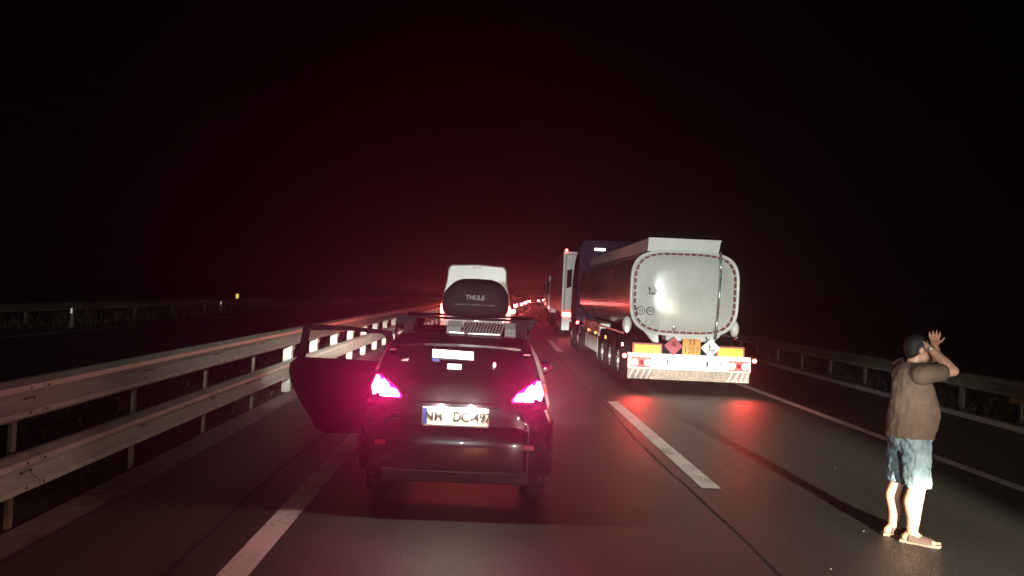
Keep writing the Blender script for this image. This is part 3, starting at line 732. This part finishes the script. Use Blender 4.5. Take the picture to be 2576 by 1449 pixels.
# top coaming and walkway
cg = MB(); cg.prism([(-.88, 2.90), (.62, 2.90), (.66, 3.17), (-.86, 3.17)], .42, 10.7); cg.build('top_coaming', 'white', T)
for z_ in (3.172,): MB().box(-.87, .67, .40, .46, 3.16, 3.19, .006).build('coaming_lip', 'white', T)
pp = MB(); pp.chain([(.62, .24, 2.92), (.625, .20, 2.4), (.60, .20, 1.7), (.585, .24, 1.12)], [.022]*4, 8); pp.build('drain_pipe', 'alu', T, True)
# emblem, speed discs on the tank end
em_ = MB(); em_.prism([(-.80, 1.92), (-.65, 2.07), (-.80, 2.22), (-.95, 2.07)], .272, .30); emo = em_.build('hazard_diamond', 'tank_end', T)
def emblem(parent, x, z, y, s, m='black'):
    mb = MB()
    def ln(pts, w):
        for (a, c), (d_, f_) in zip(pts, pts[1:]):
            v = Vector((d_-a, f_-c)); nn = Vector((-v.y, v.x)).normalized()*w
            mb.add([(x+(a+nn.x)*s, y, z+(c+nn.y)*s), (x+(a-nn.x)*s, y, z+(c-nn.y)*s), (x+(d_-nn.x)*s, y, z+(f_-nn.y)*s), (x+(d_+nn.x)*s, y, z+(f_+nn.y)*s)], [(0, 1, 2, 3)])
    ln([(-.25, .55), (-.18, .1), (-.15, -.45)], .07); ln([(-.17, .1), (-.45, .4)], .04); ln([(-.17, .0), (.05, .35)], .04); ln([(-.2, .3), (-.32, .55)], .035)
    ln([(-.45, -.42), (.15, -.5)], .05); ln([(.1, -.42), (.35, -.30), (.6, -.45), (.35, -.55), (.1, -.42)], .06); ln([(.6, -.45), (.75, -.32)], .05); ln([(.6, -.45), (.75, -.58)], .05)
    return mb.build('emblem', m, parent)
emblem(emo, -.80, 2.07, .270, .14)
for x_, s_, yo in ((-.985, '70', .0), (-.785, '80', -.045)):
    z_ = 1.645
    dd = MB(); dd.cyl((x_, .325+yo, z_), (x_, .38+yo, z_), .088, n=28); d_ = dd.build('speed_disc', 'bolt', T)
    d2 = MB(); d2.cyl((x_, .321+yo, z_), (x_, .3245+yo, z_), .072, n=28); d2.build('disc_face', 'tank_end', d_)
    text_mb(s_, .095, 'black', 'disc_lettering', d_, (x_, .319+yo, z_), depth=.001)
for x_ in (-.86, -.75):
    MB().sph((x_, .36, 1.46), .022, .02, .05).build('gauge', 'alu', T, True)
MB().sph((-.27, .34, 1.36), .045, .03, .11).build('valve', 'alu', T, True)
# cradle under the tank end
for s in (-1, 1):
    cr_ = MB(); cr_.prism([(s*.98-.06, 1.40), (s*.62-.06, 1.0), (s*.50-.06, .98), (s*.52-.06, 1.17), (s*.80-.06, 1.26)], .42, .60); cr_.build('cradle', 'white', T)
    rc = MB(); rc.sph((s*1.14-.08, .55, 1.34), .10, .12, .175); rc.build('hose_cap', 'white', T, True)
    lm = MB(); lm.sph((s*1.14-.10, .42, 1.14 if s > 0 else 1.22), .03, .03, .045); lm.build('side_marker', 'marker' if s < 0 else 'darkred', T, True)
MB().box(-.42, .42, .35, .8, 1.04, 1.15, .02).build('under_plate', 'white', T)
# rear board with plates
MB().box(-1.12, 1.12, .12, .2, .74, 1.0).build('rear_board', 'plastic', T)
MB().box(-1.0, 1.0, .6, 10.8, .78, .98).build('chassis', 'plastic', T)
for xa, xb in ((-1.17, -.56), (.56, 1.14)):
    p_ = MB().box(xa, xb, .05, .07, .75, .99, .005).build('marker_plate', 'redborder', T)
    MB().box(xa+.04, xb-.04, .043, .05, .785, .955).build('plate_field', 'yellow', p_)
def diamond(x, z, s_, m, name='hazard_placard'):
    mb = MB(); mb.prism([(x, z-s_), (x+s_, z), (x, z+s_), (x-s_, z)], .015, .03); return mb.build(name, m, T)
d1 = diamond(-.335, .955, .195, 'placard'); 
f1 = MB(); f1.prism([(-.335+a*.05, .985+c*.06) for a, c in ((-.8, -.6), (.8, -.6), (.9, .1), (.4, 1.2), (.1, .5), (-.3, 1.5), (-.6, .4), (-.9, .3))], .010, .0145); f1.build('flame_emblem', 'darkred', d1)
d2_ = diamond(.425, .945, .20, 'signwhite'); emblem(d2_, .43, .95, .013, .13)
op = MB().box(-.155, .215, .0, .02, .79, 1.11, .004).build('hazard_plate', 'orange', T)
MB().box(-.15, .21, -.004, .0, .945, .953).build('plate_divider', 'black', op)
text_mb('33', .16, 'black', 'plate_lettering', op, (.03, -.003, 1.032), depth=.001)
text_mb('1203', .16, 'black', 'plate_lettering', op, (.03, -.003, .868), depth=.001)
# rear beam, lamps, skirt
bm_ = MB().box(-1.26, 1.26, -.02, .10, .47, .755, .012).build('rear_beam', 'white', T)
MB().box(-1.27, 1.27, .04, .12, .755, .785).build('beam_top_rail', 'white', T)
for s in (-1, 1):
    h_ = MB().box(s*.80, s*1.20, -.055, -.02, .50, .70, .01).build('lamp_cluster', 'redborder', T)
    for xx, m__ in ((s*1.13, 'tail'), (s*.865, 'tail')):
        mb = MB(); mb.cyl((xx, -.075, .60), (xx, -.055, .60), .062, .07, n=18); mb.build('lamp', m__, h_)
    mb = MB(); mb.cyl((s*1.0, -.065, .60), (s*1.0, -.055, .60), .05, n=18); mb.build('reflector', 'darkred', h_)
    mk = MB(); mk.sph((s*1.335, .0, .72), .045); mo = mk.build('position_lamp', 'tail', T, True)
    MB().box(s*1.26, s*1.31, 0, .03, .705, .735).build('lamp_arm', 'rubber', mo)
MB().box(-.30, .22, -.035, -.02, .57, .68, .004).build('number_plate', 'platelit', T)
text_mb('LJ  T5-67B', .0001, 'black', 'tmp_lettering', T, (0, 0, 0)) if False else None
for x_, w_ in ((-.47, .02), (.34, .03), (.62, .012)):
    MB().prism([(x_, .56), (x_+w_, .55), (x_+w_*1.4, .66), (x_+.004, .67)], -.028, -.02).build('latch', 'plastic', T)
MB().prism([(.42, .60), (.56, .60), (.60, .65), (.46, .65)], -.03, -.02).build('hook', 'alu_dull', T)
sk = MB().box(-1.255, 1.255, .04, .06, .255, .468, .004).build('spray_skirt', 'dirtyskirt', T)
text_mb('SCHWARZMÜLLER', .20, 'emboss', 'skirt_lettering', sk, (.03, .036, .36), depth=.003, sx=.90)
for xa in (-1.24, -1.12, -1.0, -.88, .80, .92, 1.04, 1.14):
    sgn = 1
    mb = MB(); mb.prism([(xa, .27), (xa+.035, .27), (xa+.115, .45), (xa+.08, .45)], .034, .038); mb.build('stripe', 'stripe', sk)
for i, xa in enumerate((-1.2, -1.09, -.98, -.87, -.76, .80, .90, 1.0, 1.1, 1.2)):
    mb = MB(); mb.sph((xa, .03, .285), .026, .015, .03); mb.build('bristle_knob', 'stripe', sk, True)
for s in (-1, 1):
    rear_lamp_beam('tanker_lamp_beam', T, (s*1.08, -.12, .60), 75, (1.0, 0.05, 0.035), -.28, 80)
# wheels, mudguards and side equipment (left and right)
for s in (-1, 1):
    for yy in (1.55, 2.85, 4.15):
        wheel(T, s*1.24, yy, .50, .36, 'alu')
        fd = MB(); rg = []
        for i in range(13):
            a = R(15+150*i/12); rg.append([(s*1.25, yy+.58*math.cos(a), .50+.58*math.sin(a)), (s*.86, yy+.58*math.cos(a), .50+.58*math.sin(a)), (s*.86, yy+.56*math.cos(a), .50+.56*math.sin(a)), (s*1.25, yy+.56*math.cos(a), .50+.56*math.sin(a))])
        fd.rings(rg); fd.build('mudguard', 'plastic', T)
    MB().box(s*1.24, s*1.20, 5.0, 8.0, .38, .80, .02).build('side_guard', 'alu_dull', T)
    MB().box(s*1.22, s*.9, 5.0, 9.0, .84, 1.20, .03).build('side_cabinet', 'alu', T)
    MB().box(s*1.25, s*1.22, .9, 5.0, 1.12, 1.16, .006).build('side_rail', 'alu_dull', T)
    for yy in (.9, 3.5, 5.6, 7.2):
        mb = MB(); mb.box(s*1.255, s*1.235, yy-.05, yy+.05, .86, .93, .005); mb.build('side_reflector', 'amber' if yy > 1 else 'marker', T)
    mb = MB(); mb.box(s*1.25, s*.80, 4.86, 4.88, .25, .85); mb.build('mud_flap', 'rubber', T)
MB().box(-1.25, -.85, 4.93, 4.95, .28, .92, .005).build('splash_panel', 'alu_dull', T)
# ladder on left flank, blue tractor unit
tr = MB()
tr.rings([[(-1.17, y_, .95), (-1.19, y_, 1.5), (-1.18, y_, zt-.5), (-1.08, y_, zt-.08), (-.9, y_, zt), (.9, y_, zt), (1.08, y_, zt-.08), (1.18, y_, zt-.5), (1.19, y_, 1.5), (1.17, y_, .95)] for y_, zt in ((11.3, 3.86), (11.9, 3.90), (12.6, 3.7), (13.3, 2.9), (13.45, 2.0))])
cabo = tr.build('cab', 'blue', T); smooth_by_angle(cabo, 40)
for s in (-1, 1):
    MB().prism([(s*1.21, 1.0), (s*1.24, 1.0), (s*1.22, 3.6), (s*1.17, 3.6)], 10.95, 11.4).build('air_deflector', 'blue', T)
    wheel(T, s*1.24, 10.2, .50, .50, 'alu'); wheel(T, s*1.22, 12.6, .50, .32, 'alu')
    MB().box(s*1.24, s*1.18, 9.3, 9.9, .65, .95, .04).build('side_tank', 'lblue', T)
    MB().prism([(9.6, 1.05), (10.8, 1.02), (10.9, 1.16), (10.0, 1.20)], s*.75, s*1.23, 'x').build('fender', 'lblue', T)
    MB().box(s*1.24, s*.9, 9.25, 9.28, .3, .9).build('mud_flap', 'rubber', T)
    MB().box(s*1.14, s*1.22, 10.98, 11.02, .92, 1.05, .01).build('tail_lamp', 'tail', T)
lb = MB().box(-.66, -.30, 11.20, 11.28, 3.50, 3.58, .01).build('work_light', 'marker', T)

# ------------------------------------------------------------------ white truck in front of the tanker
def box_truck(name, X, y, label, H, L_, mside, red_top=False, detail=True):
    t = tag(empty(name, on(X, y), head(y+5)), label, 'truck', 'trucks queuing in the right lane')
    MB().box(-1.24, 1.24, .03, L_, 1.10, H, .02).build('cargo_box', mside, t)
    fr = MB(); fr.box(-1.25, -1.17, -.02, .03, 1.12, H+.01); fr.box(1.17, 1.25, -.02, .03, 1.12, H+.01); fr.box(-1.17, 1.17, -.02, .03, H-.1, H+.01); fr.build('rear_frame', 'white', t)
    for s in (-1, 1):
        dr = MB().box(s*.012, s*1.10, -.05, -.01, 1.2, H-.14, .01).build('rear_door', 'white', t)
        if detail:
            for i in range(12): MB().box(s*.86, s*.98, -.062, -.05, H-.35-.055*i-.02, H-.35-.055*i).build('louvre_slat', 'alu_dull', dr)
            MB().prism([(s*1.07, 3.02), (s*.84, 3.08), (s*.84, 2.28), (s*1.07, 2.2)], -.066, -.05).build('dark_panel', 'glass', dr)
            MB().cyl((s*1.13, -.05, 1.2), (s*1.13, -.05, H-.2), .016, n=8).build('lock_rod', 'alu_dull', dr)
        MB().box(s*1.22, s*.82, -.06, -.02, .92, 1.10, .02).build('tail_lamp', 'tail', t)
        MB().box(s*1.22, s*.86, .02, .05, .30, .88, .01).build('mud_flap', 'white' if detail else 'rubber', t)
        for yy in (1.2, 2.5, 3.8): wheel(t, s*1.23, yy, .5, .34, segs=20)
        if red_top:
            mb = MB(); mb.sph((s*1.13, -.05, H+.07), .055); mb.build('top_marker_lamp', 'tail', t, True)
    MB().box(-1.2, 1.2, -.03, .1, .70, .90, .02).build('bumper', 'white', t)
    MB().box(-.9, .9, .3, L_, .8, 1.09).build('chassis', 'plastic', t)
    cb = MB(); cb.rings([[(-1.2, y_, .8), (-1.2, y_, z_), (1.2, y_, z_), (1.2, y_, .8)] for y_, z_ in ((L_+.5, H-.1), (L_+1.7, H-.2), (L_+2.4, 1.9), (L_+2.5, .9))]); cb.build('cab', 'white', t)
    for s in (-1, 1):
        MB().box(s*1.24, s*1.42, L_+1.9, L_+2.0, 1.9, 2.7, .03).build('side_mirror', 'plastic', t)
        wheel(t, s*1.2, L_+1.2, .5, .32, segs=20)
    return t
box_truck('box_truck', 4.27, 35, 'tall white box truck ahead of the blue cab, red lamp on its top corner', 3.86, 11.5, 'flank', True)
box_truck('box_truck', 4.27, 51.5, 'smaller pale truck beyond the white box truck', 3.10, 9, 'flank', False, False)
box_truck('box_truck', 4.27, 72, 'farthest truck in the right lane, mostly hidden by the other trucks', 3.3, 9, 'flank', False, False)

# ------------------------------------------------------------------ queue far ahead in the left lane
simple_car('dark_car', 0.15, 43, 'dark car peeking out to the right of the white van with a glaring brake light', 'carred', H=1.75, L=4.3)
simple_car('silver_car', 0.0, 61, 'silver car behind the dark red one, half hidden', 'carsilver')
v2 = simple_car('far_van', 0.1, 84, 'pale high-roofed van with a curved outline far ahead', 'white', w=.95, H=2.05, L=5.0, cat='van')
simple_car('pale_car', .2, 72, 'pale low car between the silver car and the far van', 'white')
simple_car('hatchback', -.1, 99, 'small red hatchback far ahead of the pale van', 'carred')
simple_car('black_car', 0.2, 114, 'tiny black car in the distant queue, fifth of the left lane', 'carblack')
simple_car('silver_car', -.1, 129, 'tiny silver car in the distant queue, nearer than the last two', 'carsilver')
simple_car('grey_car', .1, 146, 'tiny grey car next to last in the left lane', 'carpaint')
simple_car('black_car', 0, 168, 'last visible black car where the lanes merge', 'carblack')
simple_car('red_car', 3.9, 100, 'small red car ahead of the trucks in the right lane', 'carred', group='cars queuing far ahead in the right lane')
simple_car('grey_car', 3.9, 122, 'distant grey car in the right lane', 'carpaint', group='cars queuing far ahead in the right lane')

# ------------------------------------------------------------------ standing man
PX, PY = 3.56, 6.33
man = tag(empty('person', (PX, PY, 0), R(-90-6)), 'person in brown shirt, pale denim shorts and sandals, standing with both arms raised', 'person')
def remeshed(mb, name, m, parent, vox, sm_=6, disp=None):
    o = mb.build(name, m, parent, True)
    md = o.modifiers.new('remesh', 'REMESH'); md.mode = 'VOXEL'; md.voxel_size = vox; md.use_smooth_shade = True
    s_ = o.modifiers.new('smooth', 'SMOOTH'); s_.factor = .5; s_.iterations = sm_
    if disp:
        tx_ = bpy.data.textures.new(name+'_folds', 'CLOUDS'); tx_.noise_scale = disp[0]; tx_.noise_depth = 2
        d_ = o.modifiers.new('folds', 'DISPLACE'); d_.texture = tx_; d_.strength = disp[1]; d_.texture_coords = 'LOCAL'
    return o
def ell(c, rx, ry, n=20, tilt=0):
    return [(c[0]+rx*math.cos(2*math.pi*i/n), c[1]+ry*math.sin(2*math.pi*i/n), c[2]+tilt*math.sin(2*math.pi*i/n)) for i in range(n)]
# joints (local: +x his right ... -x his left, +y forward)
LEG = {1: dict(a=(.09, .015, .085), k=(.10, .04, .47), h=(.10, .0, .90)), -1: dict(a=(-.09, -.06, .085), k=(-.10, -.02, .47), h=(-.10, -.0, .90))}
SPL = {1: R(-26), -1: R(-4)}
def splay(s, dx, dy, dz=0):
    c_, n_ = math.cos(SPL[s]), math.sin(SPL[s]); return Vector((dx*c_-dy*n_, dx*n_+dy*c_, dz))
bd = MB()
for s, q in LEG.items():
    a_, k_, h_ = (Vector(q[c]) for c in 'akh')
    calf = a_.lerp(k_, .66)+Vector((s*.004, -.022, 0))
    bd.chain([a_, a_.lerp(k_, .3), calf, k_, k_.lerp(h_, .5), h_], [.043, .052, .075, .066, .080, .080], 14)
    bd.sph(tuple(k_+Vector((0, .022, .0))), .045, .04, .05)
    # foot
    f0 = a_+splay(s, 0, -.045, -.045); f1 = a_+splay(s, 0, .06, -.045); f2 = a_+splay(s, s*.008, .155, -.062)
    bd.chain([a_, f0], [.038, .034], 12); bd.chain([a_, f1, f2], [.038, .036, .026], 12); bd.chain([f0, f1], [.034, .036], 12)
    for i in range(5):
        tx0 = a_+splay(s, s*(-.034+.017*i)+.0, .165-.010*i, -.064); bd.chain([tx0, tx0+splay(s, 0, .035-.003*i, -.002)], [.0125 if i else .016]*2, 8)
bd.chain([(0, 0, .95), (0, .01, 1.15), (0, 0, 1.33)], [.13, .13, .095], 16)
bd.chain([(0, 0, 1.38), (0, .015, 1.47), (0, .03, 1.52)], [.07, .056, .055], 14)
HC = Vector((0, .045, 1.575))
bd.sph(tuple(HC+Vector((0, -.005, .02))), .074, .092, .10, nu=20, nv=14)
bd.sph(tuple(HC+Vector((0, .03, -.045))), .055, .058, .065, nu=16, nv=10)       # jaw
bd.chain([HC+Vector((0, .085, .015)), HC+Vector((0, .108, -.018))], [.010, .014], 8)  # nose
bd.sph(tuple(HC+Vector((0, .082, -.062))), .024, .012, .009)                      # lips
for s in (-1, 1):
    bd.sph(tuple(HC+Vector((s*.078, -.005, -.005))), .010, .022, .034)
    bd.sph(tuple(HC+Vector((s*.028, .080, .028))), .018, .012, .008)
# arms: upper arms forward, forearms folded up, hands over the forehead
ARM = {1: [(.185, .0, 1.39), (.20, .235, 1.43), (.075, .10, 1.60)], -1: [(-.185, .0, 1.41), (-.15, .25, 1.52), (-.0, .175, 1.63)]}
for s, (S_, E_, W_) in ARM.items():
    S_, E_, W_ = Vector(S_), Vector(E_), Vector(W_)
    bd.chain([(s*.10, 0, 1.39), S_, S_.lerp(E_, .5), E_, E_.lerp(W_, .35), W_], [.06, .062, .05, .043, .044, .028], 12)
    ax = (W_-E_).normalized(); side_ = ax.cross(Vector((0, 0, 1))).normalized()*(1 if s > 0 else -1); nrm = ax.cross(side_).normalized()
    palm = W_+ax*.055
    for u in (-.024, -.008, .008, .024): bd.chain([W_+side_*u*.6, W_+side_*u+ax*.085], [.017, .013], 8)
    for i, (u, ln_) in enumerate(((-.030, .058), (-.010, .072), (.010, .077), (.030, .068))):
        b0 = W_+side_*u+ax*.085; b1 = b0+(ax*.8+nrm*.35).normalized()*ln_*.5+side_*u*.25; b2 = b1+(ax*.5+nrm*.7).normalized()*ln_*.45
        bd.chain([b0, b1, b2], [.0095, .0088, .0075], 8)
    th = W_+side_*.022+ax*.02; bd.chain([th, th+side_*.030+ax*.025+nrm*.012, th+side_*.045+ax*.055+nrm*.02], [.013, .011, .009], 8)
body = remeshed(bd, 'body', 'skin', man, .0055, 3)
# hair
hr = MB(); hr.sph(tuple(HC+Vector((0, -.018, .035))), .083, .096, .098, nu=20, nv=14); hr.sph(tuple(HC+Vector((0, -.05, -.01))), .07, .055, .07)
remeshed(hr, 'hair', 'hair', man, .008, 3, (.03, .012))
# shirt
sh = MB()
sh.rings([ell((0, .0, .85), .205, .178), ell((0, .012, .93), .208, .192), ell((0, .035, 1.05), .198, .198), ell((0, .03, 1.15), .185, .182), ell((0, .012, 1.26), .190, .155), ell((0, -.005, 1.36), .195, .135), ell((0, -.005, 1.425), .165, .110), ell((0, .005, 1.475), .088, .080)])
for s, (S_, E_, W_) in ARM.items():
    S_, E_ = Vector(S_), Vector(E_); sh.chain([(s*.09, 0, 1.385), S_, S_.lerp(E_, .42), S_.lerp(E_, .60)], [.085, .085, .077, .074], 16)
remeshed(sh, 'shirt', 'shirt', man, .008, 4, (.09, .022))
ub = MB()
for s, (S_, E_, W_) in ARM.items():
    S_, E_ = Vector(S_), Vector(E_)
    ub.cyl(S_.lerp(E_, .655), S_.lerp(E_, .675), .066, .064, 20, cap=False)
ub.build('sleeve_hem', 'shirt_dark', man)
# shorts
so = MB()
so.rings([ell((0, .0, .74), .16, .13), ell((0, .0, .86), .178, .158), ell((0, .0, .99), .168, .145)])
for s, q in LEG.items():
    k_, h_ = Vector(q['k']), Vector(q['h'])
    rgs = []
    for t_, rx, ry in ((-.02, .098, .104), (.10, .100, .105), (.35, .098, .108), (.65, .104, .120), (.92, .105, .132)):
        c_ = k_.lerp(h_, t_); rgs.append(ell(c_, rx, ry))
    so.rings(rgs)
remeshed(so, 'shorts', 'denim', man, .008, 3, (.045, .028))
# wrist watch
W_ = Vector(ARM[1][2]); E_ = Vector(ARM[1][1]); ax = (W_-E_).normalized()
wt = MB(); wt.cyl(W_-ax*.022, W_-ax*.002, .035, n=18); wt.build('watch', 'watch', man, True)
# sandals
for s, q in LEG.items():
    a_ = Vector(q['a'])
    outl = [(-.035, -.085), (.035, -.085), (.043, -.02), (.040, .06), (.052, .14), (.045, .19), (.02, .215), (-.02, .21), (-.045, .18), (-.05, .12), (-.040, .05), (-.042, -.02)]
    b_ = MB(); b_.prism([tuple((a_+splay(s, s*-x_, y_))[:2]) for x_, y_ in outl], 0.0, .022, 'z'); sn = b_.build('sandal', 'sole', man)
    st = MB()
    for yy0, yy1, hh in ((.10, .15, .050), (.03, .10, .062), (-.02, .03, .088)):
        rg = []
        for i in range(9):
            a = math.pi*i/8; az = Vector((a_.x, a_.y, 0)); rg.append([az+splay(s, .052*math.cos(a), yy0, .018+hh*math.sin(a)), az+splay(s, .054*math.cos(a), yy1, .018+(hh*.82)*math.sin(a)), az+splay(s, .047*math.cos(a), yy1, .014+(hh*.82)*math.sin(a)), az+splay(s, .045*math.cos(a), yy0, .014+hh*math.sin(a))])
        st.rings(rg)
    st.build('strap', 'sandal', sn)

# ------------------------------------------------------------------ thin haze, added so the lamps spread a glow
HAZE = 0.0027
if HAZE:
    hz = MB().box(-320, 320, -60, 920, -1.2, 5).build('haze', 'black'); tag(hz, kind='stuff', label='thin haze added to spread a glow round the lamps', cat='haze')
    hm = bpy.data.materials.new('glow_haze'); hm.use_nodes = True; t = hm.node_tree; t.nodes.clear()
    o_ = nd(t, 'ShaderNodeOutputMaterial'); pv = nd(t, 'ShaderNodeVolumePrincipled'); pv.inputs['Color'].default_value = (.85, .85, .85, 1); pv.inputs['Density'].default_value = HAZE; pv.inputs['Anisotropy'].default_value = 0.88
    t.links.new(pv.outputs[0], o_.inputs['Volume']); hz.data.materials.clear(); hz.data.materials.append(hm)
